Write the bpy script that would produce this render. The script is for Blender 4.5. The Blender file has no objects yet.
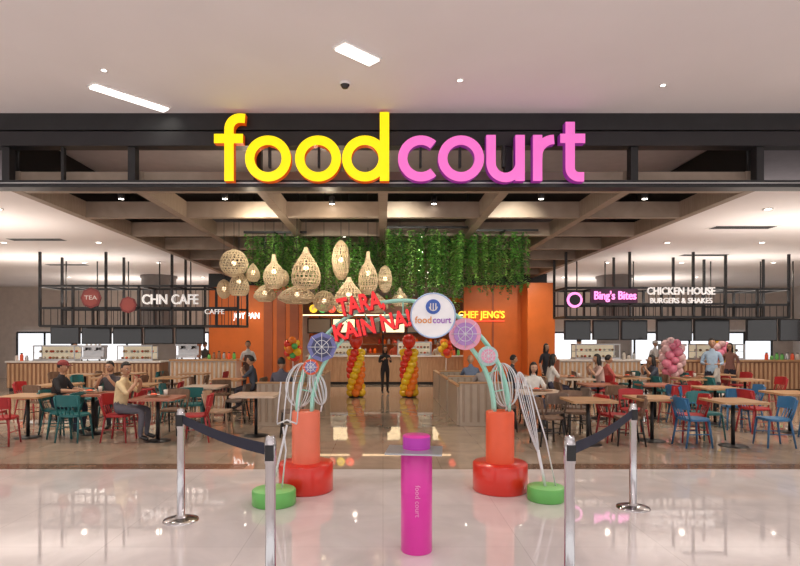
import bpy, bmesh, math, random
from mathutils import Vector, Matrix
random.seed(7)
sc = bpy.context.scene
try:
    sc.view_settings.view_transform = 'Standard'
except Exception: pass
F=560.0; CX=383.0; CY=337.0; H=1.8
def PX(px,d): return (px-CX)/F*d
def PZ(py,d): return H+(CY-py)/F*d
def PD(py,z=0.0): return F*(H-z)/(py-CY)

# ---------------- materials ----------------
MATS={}
def M(name,col,rough=.5,metal=0,emit=0,ecol=None,noise=.06,scale=6,coat=0,trans=0,bump=0,alpha=1):
    if name in MATS: return MATS[name]
    m=bpy.data.materials.new(name); m.use_nodes=True
    nt=m.node_tree; b=nt.nodes['Principled BSDF']
    b.inputs['Roughness'].default_value=rough; b.inputs['Metallic'].default_value=metal
    if coat: b.inputs['Coat Weight'].default_value=coat
    if trans: b.inputs['Transmission Weight'].default_value=trans
    if alpha<1: b.inputs['Alpha'].default_value=alpha
    tc=nt.nodes.new('ShaderNodeTexCoord'); nz=nt.nodes.new('ShaderNodeTexNoise')
    nz.inputs['Scale'].default_value=scale; nz.inputs['Detail'].default_value=4
    nt.links.new(tc.outputs['Object'],nz.inputs['Vector'])
    cr=nt.nodes.new('ShaderNodeValToRGB')
    cr.color_ramp.elements[0].position=.3; cr.color_ramp.elements[1].position=.7
    cr.color_ramp.elements[0].color=tuple(c*(1-noise) for c in col)+(1,)
    cr.color_ramp.elements[1].color=tuple(min(1,c*(1+noise)) for c in col)+(1,)
    nt.links.new(nz.outputs['Fac'],cr.inputs['Fac']); nt.links.new(cr.outputs['Color'],b.inputs['Base Color'])
    if bump:
        bp=nt.nodes.new('ShaderNodeBump'); bp.inputs['Strength'].default_value=bump
        nt.links.new(nz.outputs['Fac'],bp.inputs['Height']); nt.links.new(bp.outputs['Normal'],b.inputs['Normal'])
    if emit:
        b.inputs['Emission Color'].default_value=tuple(ecol or col)+(1,)
        b.inputs['Emission Strength'].default_value=emit
    MATS[name]=m; return m
def tilemat(name,c1,c2,mortar,w,h,rough,ms=.004,veins=.1,off=0.0,spec=.5,ior=1.5):
    m=bpy.data.materials.new(name); m.use_nodes=True
    nt=m.node_tree; b=nt.nodes['Principled BSDF']; b.inputs['Roughness'].default_value=rough
    b.inputs['Specular IOR Level'].default_value=spec; b.inputs['IOR'].default_value=ior
    tc=nt.nodes.new('ShaderNodeTexCoord'); br=nt.nodes.new('ShaderNodeTexBrick')
    br.offset=off; br.inputs['Scale'].default_value=1; br.inputs['Brick Width'].default_value=w
    br.inputs['Row Height'].default_value=h; br.inputs['Mortar Size'].default_value=ms
    br.inputs['Color1'].default_value=c1+(1,); br.inputs['Color2'].default_value=c2+(1,); br.inputs['Mortar'].default_value=mortar+(1,)
    nt.links.new(tc.outputs['Object'],br.inputs['Vector'])
    nz=nt.nodes.new('ShaderNodeTexNoise'); nz.inputs['Scale'].default_value=1.3; nz.inputs['Detail'].default_value=8; nz.inputs['Distortion'].default_value=1.5
    nt.links.new(tc.outputs['Object'],nz.inputs['Vector'])
    cr=nt.nodes.new('ShaderNodeValToRGB'); cr.color_ramp.elements[0].position=.35; cr.color_ramp.elements[1].position=.65
    v=1-veins; cr.color_ramp.elements[0].color=(v,v,v,1); cr.color_ramp.elements[1].color=(1,1,1,1)
    nt.links.new(nz.outputs['Fac'],cr.inputs['Fac'])
    mx=nt.nodes.new('ShaderNodeMix'); mx.data_type='RGBA'; mx.blend_type='MULTIPLY'; mx.inputs[0].default_value=1
    nt.links.new(br.outputs['Color'],mx.inputs[6]); nt.links.new(cr.outputs['Color'],mx.inputs[7])
    nt.links.new(mx.outputs[2],b.inputs['Base Color'])
    return m
def woodmat(name,c1,c2,rough=.45,sc_=(1,12,1)):
    m=bpy.data.materials.new(name); m.use_nodes=True
    nt=m.node_tree; b=nt.nodes['Principled BSDF']; b.inputs['Roughness'].default_value=rough
    tc=nt.nodes.new('ShaderNodeTexCoord'); mp=nt.nodes.new('ShaderNodeMapping'); mp.inputs['Scale'].default_value=sc_
    nz=nt.nodes.new('ShaderNodeTexNoise'); nz.inputs['Scale'].default_value=3; nz.inputs['Detail'].default_value=6; nz.inputs['Distortion'].default_value=.6
    cr=nt.nodes.new('ShaderNodeValToRGB'); cr.color_ramp.elements[0].position=.3; cr.color_ramp.elements[1].position=.7
    cr.color_ramp.elements[0].color=c1+(1,); cr.color_ramp.elements[1].color=c2+(1,)
    nt.links.new(tc.outputs['Object'],mp.inputs['Vector']); nt.links.new(mp.outputs['Vector'],nz.inputs['Vector'])
    nt.links.new(nz.outputs['Fac'],cr.inputs['Fac']); nt.links.new(cr.outputs['Color'],b.inputs['Base Color'])
    return m

white=M('white_paint',(.8,.77,.75),.6,noise=.02)
ceilm=M('ceiling_paint',(.84,.80,.80),.7,noise=.02,scale=1)
soff=M('soffit_grey',(.42,.38,.39),.7,noise=.05)
black=M('black_steel',(.012,.012,.014),.45,noise=.2)
blackceil=M('black_ceiling',(.010,.008,.008),.85)
chrome=M('brushed_chrome',(.58,.58,.6),.14,1,noise=.03)
navy=M('navy_webbing',(.015,.018,.04),.8,bump=.1)
beam=woodmat('taupe_beam',(.29,.225,.17),(.38,.30,.235),.6)
wood=woodmat('oak_top',(.45,.25,.12),(.58,.35,.18),.3)
woodd=woodmat('counter_wood',(.5,.3,.17),(.63,.4,.24),.5,(8,8,1))
woodbrown=woodmat('dark_wood',(.25,.12,.06),(.35,.18,.1),.4,(6,6,1))
red=M('red_lacquer',(.74,.03,.015),.28,coat=.4,noise=.03)
orange=M('coral_orange_lacquer',(.88,.13,.05),.35,noise=.03)
salmon=M('salmon_lacquer',(.88,.21,.12),.35,noise=.03)
magenta=M('magenta_lacquer',(.78,.03,.40),.3,coat=.3,noise=.03)
purple=M('purple_lacquer',(.55,.05,.5),.35,noise=.03)
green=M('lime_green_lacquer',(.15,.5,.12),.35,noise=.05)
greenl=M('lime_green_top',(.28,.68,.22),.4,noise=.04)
mint=M('mint_tube',(.42,.85,.72),.35,noise=.03)
wire=M('white_wire',(.78,.8,.84),.3,.2,noise=.02)
yel_e=M('yellow_sign_face',(.95,.75,.0),.4,emit=.62,ecol=(1,.80,0.0),noise=.01)
yel_s=M('yellow_sign_return',(.9,.14,.0),.4,emit=.2,ecol=(1,.12,0),noise=.02)
pink_e=M('pink_sign_face',(.85,.18,.60),.4,emit=.46,ecol=(.9,.18,.62),noise=.01)
pink_s=M('pink_sign_return',(.4,.03,.45),.4,emit=.12,ecol=(.6,.05,.65),noise=.02)
owall=M('orange_wall_paint',(.64,.15,.025),.45,noise=.08,scale=2)
owall2=M('rust_wall_panel',(.36,.09,.03),.35,noise=.1,scale=2)
colm=M('grey_column_plaster',(.22,.20,.20),.6,noise=.08,scale=3)
lamp_e=M('downlight_lens',(1,.97,.9),.5,emit=14,ecol=(1,.93,.82),noise=0)
lin_e=M('linear_light_lens',(1,.97,.9),.5,emit=3.5,ecol=(1,.96,.88),noise=0)
bulb=M('warm_bulb',(1,.8,.5),.5,emit=2.5,ecol=(1,.8,.52),noise=0)
bamboo=M('bamboo_strand',(.68,.54,.35),.6,noise=.15)
screen=M('dark_screen',(.01,.011,.013),.12,noise=0,coat=.5)
win_e=M('daylight_glass',(.85,.92,1),.2,emit=1.1,ecol=(.9,.95,1),noise=.02)
glass=M('display_glass',(.8,.9,.92),.05,trans=.9,noise=0)
steel=M('stainless',(.55,.55,.56),.3,.9,noise=.05)
leaf1=M('leaf_green',(.10,.29,.045),.5,noise=.3)
leaf2=M('leaf_green_bright',(.25,.48,.10),.5,noise=.3)
leaf3=M('leaf_green_dark',(.04,.14,.03),.5,noise=.3)

# ---------------- mesh builder ----------------
class B:
    def __init__(s,name): s.name=name; s.v=[];s.f=[];s.mi=[];s.sm=[];s.mats=[]; s.M=Matrix()
    def add(s,vs,fs,mat,smooth=False):
        if mat not in s.mats: s.mats.append(mat)
        k=s.mats.index(mat); o=len(s.v)
        s.v+= [tuple(s.M@Vector(v)) for v in vs]
        for f in fs:
            s.f.append([i+o for i in f]); s.mi.append(k); s.sm.append(smooth)
    def box(s,c,sz,mat,R=None):
        vs=[]
        for dx in(-.5,.5):
            for dy in(-.5,.5):
                for dz in(-.5,.5):
                    p=Vector((dx*sz[0],dy*sz[1],dz*sz[2]))
                    if R is not None: p=R@p
                    vs.append(p+Vector(c))
        s.add(vs,[(0,1,3,2),(4,6,7,5),(0,4,5,1),(2,3,7,6),(0,2,6,4),(1,5,7,3)],mat)
    def bx(s,x0,x1,y0,y1,z0,z1,mat): s.box(((x0+x1)/2,(y0+y1)/2,(z0+z1)/2),(abs(x1-x0),abs(y1-y0),abs(z1-z0)),mat)
    def tube(s,pts,r,mat,n=8,closed=False,radii=None,caps=True,smooth=True):
        pts=[Vector(p) for p in pts]; N=len(pts); vs=[];fs=[]
        t0=(pts[1]-pts[0]).normalized()
        up=Vector((0,0,1)) if abs(t0.z)<.9 else Vector((0,1,0))
        a=t0.cross(up).normalized()
        for i,p in enumerate(pts):
            if closed: t=(pts[(i+1)%N]-pts[i-1])
            else: t=(pts[min(i+1,N-1)]-pts[max(i-1,0)])
            t.normalize(); a=(a-t*a.dot(t))
            if a.length<1e-6: a=t.orthogonal()
            a.normalize(); b=t.cross(a); rr=radii[i] if radii else r
            for j in range(n):
                an=2*math.pi*j/n; vs.append(p+(a*math.cos(an)+b*math.sin(an))*rr)
        for i in range(N if closed else N-1):
            k=(i+1)%N
            for j in range(n):
                fs.append((i*n+j,i*n+(j+1)%n,k*n+(j+1)%n,k*n+j))
        s.add(vs,fs,mat,smooth)
        if caps and not closed:
            s.add(vs[:n],[tuple(range(n))],mat); s.add(vs[-n:],[tuple(range(n))],mat)
    def cyl(s,p0,p1,r0,mat,r1=None,n=20): s.tube([p0,p1],r0,mat,n,radii=[r0,r0 if r1 is None else r1])
    def ell(s,c,r,mat,nu=16,nv=10,R=None,fn=None):
        if isinstance(r,(int,float)): r=(r,r,r)
        vs=[];fs=[]
        for i in range(nv+1):
            th=math.pi*i/nv
            for j in range(nu):
                ph=2*math.pi*j/nu
                p=Vector((math.sin(th)*math.cos(ph),math.sin(th)*math.sin(ph),math.cos(th)))
                if fn: p=fn(p)
                p=Vector((p.x*r[0],p.y*r[1],p.z*r[2]))
                if R is not None: p=R@p
                vs.append(p+Vector(c))
        for i in range(nv):
            for j in range(nu):
                fs.append((i*nu+j,i*nu+(j+1)%nu,(i+1)*nu+(j+1)%nu,(i+1)*nu+j))
        s.add(vs,fs,mat,True)
    def lathe(s,prof,mat,c=(0,0,0),n=28,smooth=True):
        vs=[];fs=[]
        for (r,z) in prof:
            for j in range(n):
                a=2*math.pi*j/n; vs.append((c[0]+r*math.cos(a),c[1]+r*math.sin(a),c[2]+z))
        for i in range(len(prof)-1):
            for j in range(n): fs.append((i*n+j,i*n+(j+1)%n,(i+1)*n+(j+1)%n,(i+1)*n+j))
        s.add(vs,fs,mat,smooth)
    def disc(s,c,r,th,mat,axis='Y',n=32,rim=None):
        a=Vector((0,1,0)) if axis=='Y' else Vector((0,0,1))
        c=Vector(c); s.tube([c-a*th/2,c+a*th/2],r,mat,n,smooth=False)
    def text(s,t,c,size,mat,ext=.01,R=None,bold=0,W=None):
        cu=bpy.data.curves.new('tmp','FONT'); cu.body=t; cu.size=size; cu.extrude=ext; cu.offset=bold
        cu.align_x='CENTER'; cu.align_y='CENTER'; cu.resolution_u=3
        ob=bpy.data.objects.new('tmp',cu); sc.collection.objects.link(ob)
        dg=bpy.context.evaluated_depsgraph_get(); me=bpy.data.meshes.new_from_object(ob.evaluated_get(dg))
        k=1
        if W:
            xs=[v.co.x for v in me.vertices]
            if xs: k=W/(max(xs)-min(xs))
        vs=[]
        for v in me.vertices:
            p=Vector((v.co.x*k,-v.co.z,v.co.y))
            if R is not None: p=R@p
            vs.append(p+Vector(c))
        s.add(vs,[tuple(p.vertices) for p in me.polygons],mat)
        bpy.data.objects.remove(ob); bpy.data.curves.remove(cu); bpy.data.meshes.remove(me)
    def stroke(s,pts,w,y0,y1,mf,ms,closed=False):
        pts=[Vector((p[0],p[1])) for p in pts]; N=len(pts); Lp=[];Rp=[]
        for i in range(N):
            if closed: t=pts[(i+1)%N]-pts[i-1]; k=1
            else:
                a=(pts[i]-pts[i-1]).normalized() if i>0 else (pts[1]-pts[0]).normalized()
                b=(pts[i+1]-pts[i]).normalized() if i<N-1 else a
                t=a+b; k=1/max(.5,math.sqrt((1+a.dot(b))/2))
            t.normalize(); n=Vector((-t.y,t.x))
            Lp.append(pts[i]+n*w/2*k); Rp.append(pts[i]-n*w/2*k)
        for yy,m in((y0,mf),(y1,ms)):
            vs=[(p.x,yy,p.y) for p in Lp]+[(p.x,yy,p.y) for p in Rp]
            fs=[(i,(i+1)%N,N+(i+1)%N,N+i) for i in range(N if closed else N-1)]
            s.add(vs,fs,m)
        for A in (Lp,Rp):
            vs=[(p.x,y0,p.y) for p in A]+[(p.x,y1,p.y) for p in A]
            fs=[(i,(i+1)%N,N+(i+1)%N,N+i) for i in range(N if closed else N-1)]
            s.add(vs,fs,ms,False)
        if not closed:
            for i in(0,-1):
                s.add([(Lp[i].x,y0,Lp[i].y),(Rp[i].x,y0,Rp[i].y),(Rp[i].x,y1,Rp[i].y),(Lp[i].x,y1,Lp[i].y)],[(0,1,2,3)],ms)
    def mesh(s):
        me=bpy.data.meshes.new(s.name); me.from_pydata(s.v,[],s.f)
        for m in s.mats: me.materials.append(m)
        me.polygons.foreach_set('material_index',s.mi); me.polygons.foreach_set('use_smooth',s.sm)
        bm=bmesh.new(); bm.from_mesh(me); bmesh.ops.remove_doubles(bm,verts=bm.verts,dist=1e-6)
        bmesh.ops.recalc_face_normals(bm,faces=bm.faces); bm.to_mesh(me); bm.free(); me.update(); return me
    def finish(s,loc=(0,0,0),rz=0,bevel=0,scale=1):
        ob=inst(s.name,s.mesh(),loc,rz,scale)
        if bevel:
            b=ob.modifiers.new('bevel','BEVEL'); b.width=bevel; b.segments=2; b.limit_method='ANGLE'
        return ob
def inst(name,me,loc,rz=0,scale=1,bevel=0):
    ob=bpy.data.objects.new(name,me); sc.collection.objects.link(ob)
    ob.location=loc; ob.rotation_euler=(0,0,rz); ob.scale=(scale,)*3
    return ob
def arc(cx,cy,r,a0,a1,n=20):
    return [(cx+r*math.cos(math.radians(a0+(a1-a0)*i/n)),cy+r*math.sin(math.radians(a0+(a1-a0)*i/n))) for i in range(n+1)]

# ---------------- room shell ----------------
YF=7.75
whitetile=tilemat('white_marble_tile',(.86,.80,.79),(.83,.77,.76),(.66,.61,.60),1.2,1.2,.035,.003,.14,spec=.8,ior=1.75)
beigetile=tilemat('beige_marble_tile',(.50,.39,.30),(.44,.34,.26),(.34,.26,.2),.8,.8,.03,.004,.22,spec=.8,ior=1.9)
woodtile=tilemat('brown_mosaic_strip',(.16,.08,.045),(.28,.16,.1),(.36,.28,.22),.35,.06,.15,.006,.3,.5)
def slab(name,x0,x1,y0,y1,z0,z1,mat):
    b=B(name); b.bx(x0,x1,y0,y1,z0,z1,mat); return b.finish()
slab('floor',-17,18,-9,7.62,-.1,0,whitetile)
slab('floor',-17,18,7.95,25,-.1,0,beigetile)
slab('floor_border_strip',-17,-1.9,7.62,7.95,-.1,0,woodtile)
slab('floor_border_strip',1.9,18,7.62,7.95,-.1,0,woodtile)
slab('floor',-1.9,1.9,7.62,7.95,-.1,0,beigetile)
ZC=4.85
slab('ceiling',-17,18,-9,YF,ZC,ZC+.1,ceilm)
slab('ceiling_soffit',-17,18,YF,11.35,ZC+.02,ZC+.1,soff)
slab('ceiling_black',-5.6,5.6,11.35,25,ZC,ZC+.1,blackceil)
slab('ceiling_left',-17,-5.3,8.1,25,4.0,4.06,ceilm)
slab('ceiling_right',5.3,18,8.1,25,4.0,4.06,ceilm)
slab('wall_bulkhead_left',-5.42,-5.3,8.1,25,4.06,ZC,blackceil)
slab('wall_bulkhead_right',5.3,5.42,8.1,25,4.06,ZC,blackceil)
slab('wall_left',-17.1,-17,8,25,0,4.0,white)
slab('wall_right',18,18.1,8,25,0,4.0,white)
w=B('wall_back'); w.bx(-17,18,24.6,24.7,0,ZC,M('back_wall_warm_grey',(.56,.49,.44),.6)); w.finish()
def window(x0,x1,z0,z1,y,nm):
    b=B(nm); b.bx(x0,x1,y,y+.03,z0,z1,win_e)
    n=max(2,int((x1-x0)/1.1))
    for i in range(n+1):
        x=x0+(x1-x0)*i/n; b.bx(x-.035,x+.035,y-.05,y,z0,z1,black)
    b.bx(x0,x1,y-.05,y,z0-.04,z0+.04,black); b.bx(x0,x1,y-.05,y,z1-.04,z1+.04,black)
    b.finish()
window(-16,-7.6,.6,2.0,24.52,'window_1'); window(7.4,17,.6,2.0,24.52,'window_2')
w=B('wall_orange_left'); w.bx(PX(209,19.5),PX(302,19.5),19.5,19.7,0,3.6,owall)
for px in (264,277,290):
    w.bx(PX(px,19.5),PX(px,19.5)+.3,19.46,19.5,.1,3.4,owall2)
w.bx(PX(209,19.5),PX(302,19.5),19.45,19.75,3.6,4.0,black); w.finish()
w=B('wall_orange_right'); w.bx(PX(464,19.5),PX(521,19.5),19.5,19.7,0,3.6,owall)
w.bx(PX(521,19.5),PX(547,19.5),18.6,19.5,0,3.6,owall); w.bx(PX(464,19.5),PX(547,19.5),19.5,19.75,3.6,4.0,black); w.bx(PX(492,19.5),PX(492,19.5)+.06,19.47,19.5,0,3.6,owall2); w.finish()
w=B('wall_orange_back'); w.bx(-3.2,3.6,24.3,24.5,0,3.5,owall); w.finish()
for px in (159,614):
    b=B('round_column'); x=PX(px,20.2)
    b.lathe([(.62,0),(.62,.12),(.59,.14),(.59,3.9),(.63,3.92),(.63,4.0)],colm,n=36)
    b.finish((x,20.2,0))

# ---------------- fascia + sign ----------------
b=B('entrance_fascia_frame')
zt=PZ(113,YF); zb=PZ(189,YF)
b.bx(-17,18,YF-.12,YF+.12,PZ(133,YF),ZC,black)
b.bx(-17,18,YF-.10,YF+.10,PZ(148,YF),PZ(134,YF),M('charcoal_fascia',(.016,.015,.018),.4))
b.bx(-17,18,YF-.10,YF+.12,zb,PZ(182,YF),black)
b.bx(-17,18,YF-.11,YF-.09,PZ(185.5,YF),PZ(184.5,YF),steel)
for k in range(-9,11):
    x=k*1.73; 
    b.bx(x-.05,x+.05,YF-.05,YF+.08,zb,PZ(140,YF),black)
    if abs(k)>=3: b.bx(x+.75,x+.79,YF-.03,YF+.03,zb,PZ(140,YF),black)
b.finish()
b=B('foodcourt_sign'); yd=7.5; y0=7.5; y1=7.61
def LP(l): return [(PX(p[0],yd),PZ(p[1],yd)) for p in l]
Wd=9.4/F*yd
def st(l,closed=False,c=0,j=[0]):
    j[0]+=1; e=.0006*j[0]
    b.stroke(LP(l),Wd,y0-e,y1,(yel_e,pink_e)[c],(yel_s,pink_s)[c],closed)
def circ(x,y,r=18.3): return arc(x,y,r,0,360,40)[:-1]
st([(245,118.5),(240,118)]+[(229+11-11*math.cos(math.radians(a)),129-11*math.sin(math.radians(a))) for a in range(80,-1,-10)]+[(229,181)])
st([(214,138.5),(243,138.5)])
st(circ(268,158.5),True); st(circ(318,158.5),True); st(circ(365,158.5),True); st([(384.5,112),(384.5,181)])
st(arc(421,158.5,18.3,48,312,34),c=1); st(circ(461,158.5),True,1)
st([(491,135),(491,163)]+[(505.5-14.5*math.cos(math.radians(a)),163+14.5*math.sin(math.radians(a))) for a in range(10,180,10)]+[(520,163),(520,135)],c=1)
st([(520,150),(520,181)],c=1)
st([(537.5,135),(537.5,181)],c=1); st([(537.5,160)]+[(554-16.5*math.cos(math.radians(a)),156-16.5*math.sin(math.radians(a))) for a in range(10,95,10)],c=1)
st([(570,122),(570,168)]+[(579-9*math.cos(math.radians(a)),168+9*math.sin(math.radians(a))) for a in range(10,85,12)]+[(584,177)],c=1)
st([(560,138.5),(585,138.5)],c=1)
for px in (229,268,318,384,421,461,505,537,570):
    b.bx(PX(px,yd)-.015,PX(px,yd)+.015,7.58,7.66,PZ(165,yd),PZ(142,yd),black)
b.finish()

# ---------------- pergola ----------------
b=B('timber_ceiling_pergola'); zb=3.86; zt=4.14
xs=[k*1.73 for k in range(-3,4)]; ys=[7.98+1.74*k for k in range(0,9)]
for x in xs: b.bx(x-.07,x+.07,7.9,22.1,zb,zt,beam)
for y in ys: b.bx(-5.26,5.26,y-.06,y+.06,zb+.004,zt-.004,beam)
for x in xs[::2]:
    for y in ys[::2]: b.cyl((x,y,zt-.01),(x,y,ZC),.015,black,n=6)
b.finish()
b=B('ceiling_duct')
for y in (12.6,15.5): b.cyl((-5.2,y,4.55),(5.2,y,4.55),.17,M('duct_dark',(.05,.04,.04),.5),n=16)
for x in (-3.4,.9,3.4): b.cyl((x,11.5,4.5),(x,20,4.5),.09,M('duct_dark',(.05,.04,.04),.5),n=12)
b.finish()

# downlights & lights
dl=B('ceiling_downlight'); dl.lathe([(.0,-.012),(.055,-.012)],lamp_e,n=16); dl.lathe([(.055,-.014),(.085,-.02),(.09,0)],white,n=16); dlm=dl.mesh()
def lamp(x,y,z,power,col=(1,.86,.70),angle=150,show=True,r=.08):
    if show: inst('ceiling_downlight',dlm,(x,y,z))
    L=bpy.data.lights.new('downlight_lamp','SPOT'); L.energy=power; L.color=col; L.spot_size=math.radians(angle); L.spot_blend=.9; L.shadow_soft_size=r
    o=bpy.data.objects.new('downlight_lamp',L); sc.collection.objects.link(o); o.location=(x,y,z-.06)
def upward_fill(x,y,z,power,sx,sy,col=(1,.90,.80)):  # added fill facing up to brighten the ceilings, no real fixture
    L=bpy.data.lights.new('ceiling_fill_light','AREA'); L.shape='RECTANGLE'; L.size=sx; L.size_y=sy; L.energy=power; L.color=col
    o=bpy.data.objects.new('ceiling_fill_light',L); sc.collection.objects.link(o); o.location=(x,y,z); o.rotation_euler=(math.pi,0,0)
for x in (-11.5,-8.8,-6.6,6.6,8.8,11.5):
    for y in (9.6,13,16.5,20.5): lamp(x,y,4.0,120)
for sx in (-1,1):
    for y in (10.5,15.5,21): upward_fill(sx*9,y,2.75,78,5,1.2)
for sx in (-1,1): upward_fill(sx*3.5,-1.5,2.6,110,5,3,(1,.95,.95))
b=B('track_spotlight')
b.cyl((0,0,0),(0,0,.12),.05,black,n=12); b.cyl((0,0,.12),(0,0,.3),.012,black,n=6); b.lathe([(0,-.004),(.042,-.004)],lamp_e,n=12); tsm=b.mesh()
for x in (-4.3,-2.6,-.87,.87,2.6,4.3):
    for y in (9.2,12.3,17.5,20.5):
        inst('track_spotlight',tsm,(x,y+(.35 if abs(x)<1 else 0),4.07)); 
        if abs(x) in (.87,4.3): 
            lamp(x,y,3.8,105,show=False)
for x in (-6.2,-2.1,2.1,6.2):
    for y in (1.5,5.6): lamp(x,y,ZC,85,(1,.94,.90),show=False)  # extra lamps without fixtures, added to light the mall front
for x in (-2,0.3,2.2):  # added fill spots that brighten the vines, no fixture modelled
    L=bpy.data.lights.new('vine_fill_spot','SPOT'); L.energy=150; L.color=(1,.95,.8); L.spot_size=math.radians(70); L.spot_blend=.8; L.shadow_soft_size=.06
    o=bpy.data.objects.new('vine_fill_spot',L); sc.collection.objects.link(o); o.location=(x,8.6,3.8)
    o.rotation_euler=(Vector((x*1.05,11.6,3.2))-o.location).to_track_quat('-Z','Y').to_euler()
for x in (-5.2,-3.8,3.8,5.0):  # fill spots without fixtures, aimed to brighten the orange walls
    L=bpy.data.lights.new('wall_fill_spot','SPOT'); L.energy=70; L.color=(1,.85,.65); L.spot_size=math.radians(80); L.spot_blend=.8; L.shadow_soft_size=.05
    o=bpy.data.objects.new('wall_fill_spot',L); sc.collection.objects.link(o); o.location=(x,17.2,3.8)
    o.rotation_euler=(Vector((x,19.5,2.0))-o.location).to_track_quat('-Z','Y').to_euler()
for (px,py) in ((104,70),(663,85),(460,80)):
    d=F*(ZC-H)/(CY-py); inst('ceiling_downlight',dlm,(PX(px,d),d,ZC),0,.5)
b=B('dome_security_camera'); b.lathe([(0.0,-.09),(.04,-.08),(.062,-.05),(.07,-.03)],screen,n=20); b.lathe([(.07,-.03),(.085,-.03),(.085,0)],white,n=20)
d=F*(ZC-H)/(CY-83); b.finish((PX(345,d),d,ZC),0,0,.8)
def slot(p0,p1,wd=.14):
    b=B('linear_ceiling_light'); a=[]
    for px,py in (p0,p1):
        d=F*(ZC-H)/(CY-py); a.append(Vector((PX(px,d),d,ZC-.02)))
    t=(a[1]-a[0]); R=Matrix.Rotation(math.atan2(t.y,t.x),3,'Z')
    b.box((a[0]+a[1])/2+Vector((0,0,.0)),(t.length,wd,.04),lin_e,R); b.box((a[0]+a[1])/2+Vector((0,0,.012)),(t.length+.05,wd+.05,.03),white,R); b.finish()
slot((92,84),(166,108)); slot((340,44),(374,60),.16)
b=B('ceiling_air_diffuser')
for k in range(5): b.bx(-.6,.6,-.12+k*.06,-.09+k*.06,-.012,.0,black)
b.bx(-.65,.65,-.16,.19,-.006,0,white); dm=b.mesh()
for x,y in ((7.2,11.2),(-7.8,12.6),(8.6,15),(-9.6,17)): inst('ceiling_air_diffuser',dm,(x,y,4.0))

# ---------------- vines ----------------
def vines(x0,x1,y0,y1,zlo,n,zt=3.88):
    b=B('hanging_vines')
    b.bx(x0,x1,y0,y0+.03,zt,zt+.04,black); b.bx(x0,x1,y1-.03,y1,zt,zt+.04,black); b.bx((x0+x1)/2-.02,(x0+x1)/2+.02,y0,y1,zt,zt+.04,black)
    L={leaf1:([],[]),leaf2:([],[]),leaf3:([],[])}
    for i in range(n):
        x=random.uniform(x0,x1); y=random.uniform(y0,y1); ln=(zt-zlo)*random.uniform(.5,1.1)
        m=random.choice((leaf1,leaf1,leaf2,leaf3)); V,Fc=L[m]
        z=zt; sw=random.uniform(-.03,.03)
        while z>zt-ln:
            for q in range(2):
                a=random.uniform(0,6.28); l=random.uniform(.05,.085); wv=l*.35
                dx,dy=math.cos(a),math.sin(a); bx_,by_=x+sw*(zt-z),y
                o=len(V); dz=-random.uniform(.2,.9)*l
                V+= [(bx_,by_,z),(bx_+dx*l*.5-dy*wv,by_+dy*l*.5+dx*wv,z+dz*.4),(bx_+dx*l,by_+dy*l,z+dz),(bx_+dx*l*.5+dy*wv,by_+dy*l*.5-dx*wv,z+dz*.4)]
                Fc.append((o,o+1,o+2,o+3))
            z-=random.uniform(.035,.06)
    for m,(V,Fc) in L.items(): b.add(V,Fc,m,False)
    b.finish()
vines(PX(246,11.4),PX(308,11.4),11.2,12.6,2.85,100)
vines(PX(310,11.8),PX(385,11.8),11.6,12.9,2.75,110)
vines(PX(386,11),PX(466,11),10.7,12.4,2.45,130)
vines(PX(468,11.4),PX(533,11.4),11.0,12.7,2.85,110)
vines(PX(246,14),PX(524,14),13.5,14.8,2.9,140)

# ---------------- bamboo lamps ----------------
def pendant(px,py0,py1,pw,d,kind):
    h=(py1-py0)/F*d; r=pw/F*d/2; x=PX(px,d); zc=PZ((py0+py1)/2,d)
    b=B('woven_bamboo_pendant_lamp')
    if kind=='bell': pr=[(.12,1),(.18,.85),(.35,.6),(.6,.35),(.85,.05),(1,-.4),(.97,-.75),(.7,-1)]
    elif kind=='oval': pr=[(.15,1),(.55,.85),(.85,.5),(1,0),(.9,-.5),(.6,-.85),(.3,-1)]
    elif kind=='bottle': pr=[(.15,1),(.2,.75),(.3,.5),(.7,.25),(.95,-.05),(1,-.45),(.85,-.8),(.5,-1)]
    else: pr=[(.1,1),(.4,.75),(.75,.3),(1,-.3),(.98,-.6),(.6,-1)]
    pts=[(a*r,z*h/2) for a,z in pr]
    def at(t):
        t*=len(pts)-1; i=min(int(t),len(pts)-2); f=t-i
        return pts[i][0]*(1-f)+pts[i+1][0]*f, pts[i][1]*(1-f)+pts[i+1][1]*f
    th=.006
    for k in range(20):
        for sg in(-1,1):
            P=[]
            for i in range(11):
                rr,z=at(i/10); a=k/20*6.283+sg*i*.13; P.append((rr*math.cos(a),rr*math.sin(a),z))
            b.tube(P,th,bamboo,4,caps=False)
    for i in range(15):
        rr,z=at(i/14); b.tube([(rr*math.cos(a*.3142),rr*math.sin(a*.3142),z) for a in range(20)],th*(1.8 if i in(0,14) else 1),bamboo,4,closed=True)
    b.ell((0,0,0),(min(.045,r*.35),)*3,bulb,10,8); b.cyl((0,0,.04),(0,0,h/2),.012,black,n=6)
    b.cyl((0,0,h/2),(0,0,ZC-zc),.006,black,n=5); b.finish((x,d,zc))
for a in ((234,250,276,28,10.4,'oval'),(274,255,288,21,10.2,'bottle'),(306,248,288,29,9.9,'bell'),(341,241,279,18,9.9,'oval'),(368,252,294,19,10.1,'bottle'),
          (239,268,295,20,10.8,'bell'),(265,285,301,22,10.6,'cone'),(297,286,303,38,10.3,'cone'),(324,291,311,22,10.9,'oval'),(349,278,311,30,9.8,'bell'),(253,264,281,14,11.0,'cone'),(385,266,292,14,10.6,'oval'),(377,294,312,22,10.8,'cone'),(283,270,286,12,10.9,'oval'),(224,280,298,14,11.0,'oval'),(400,288,306,16,10.9,'bell')):
    pendant(*a)
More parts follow.
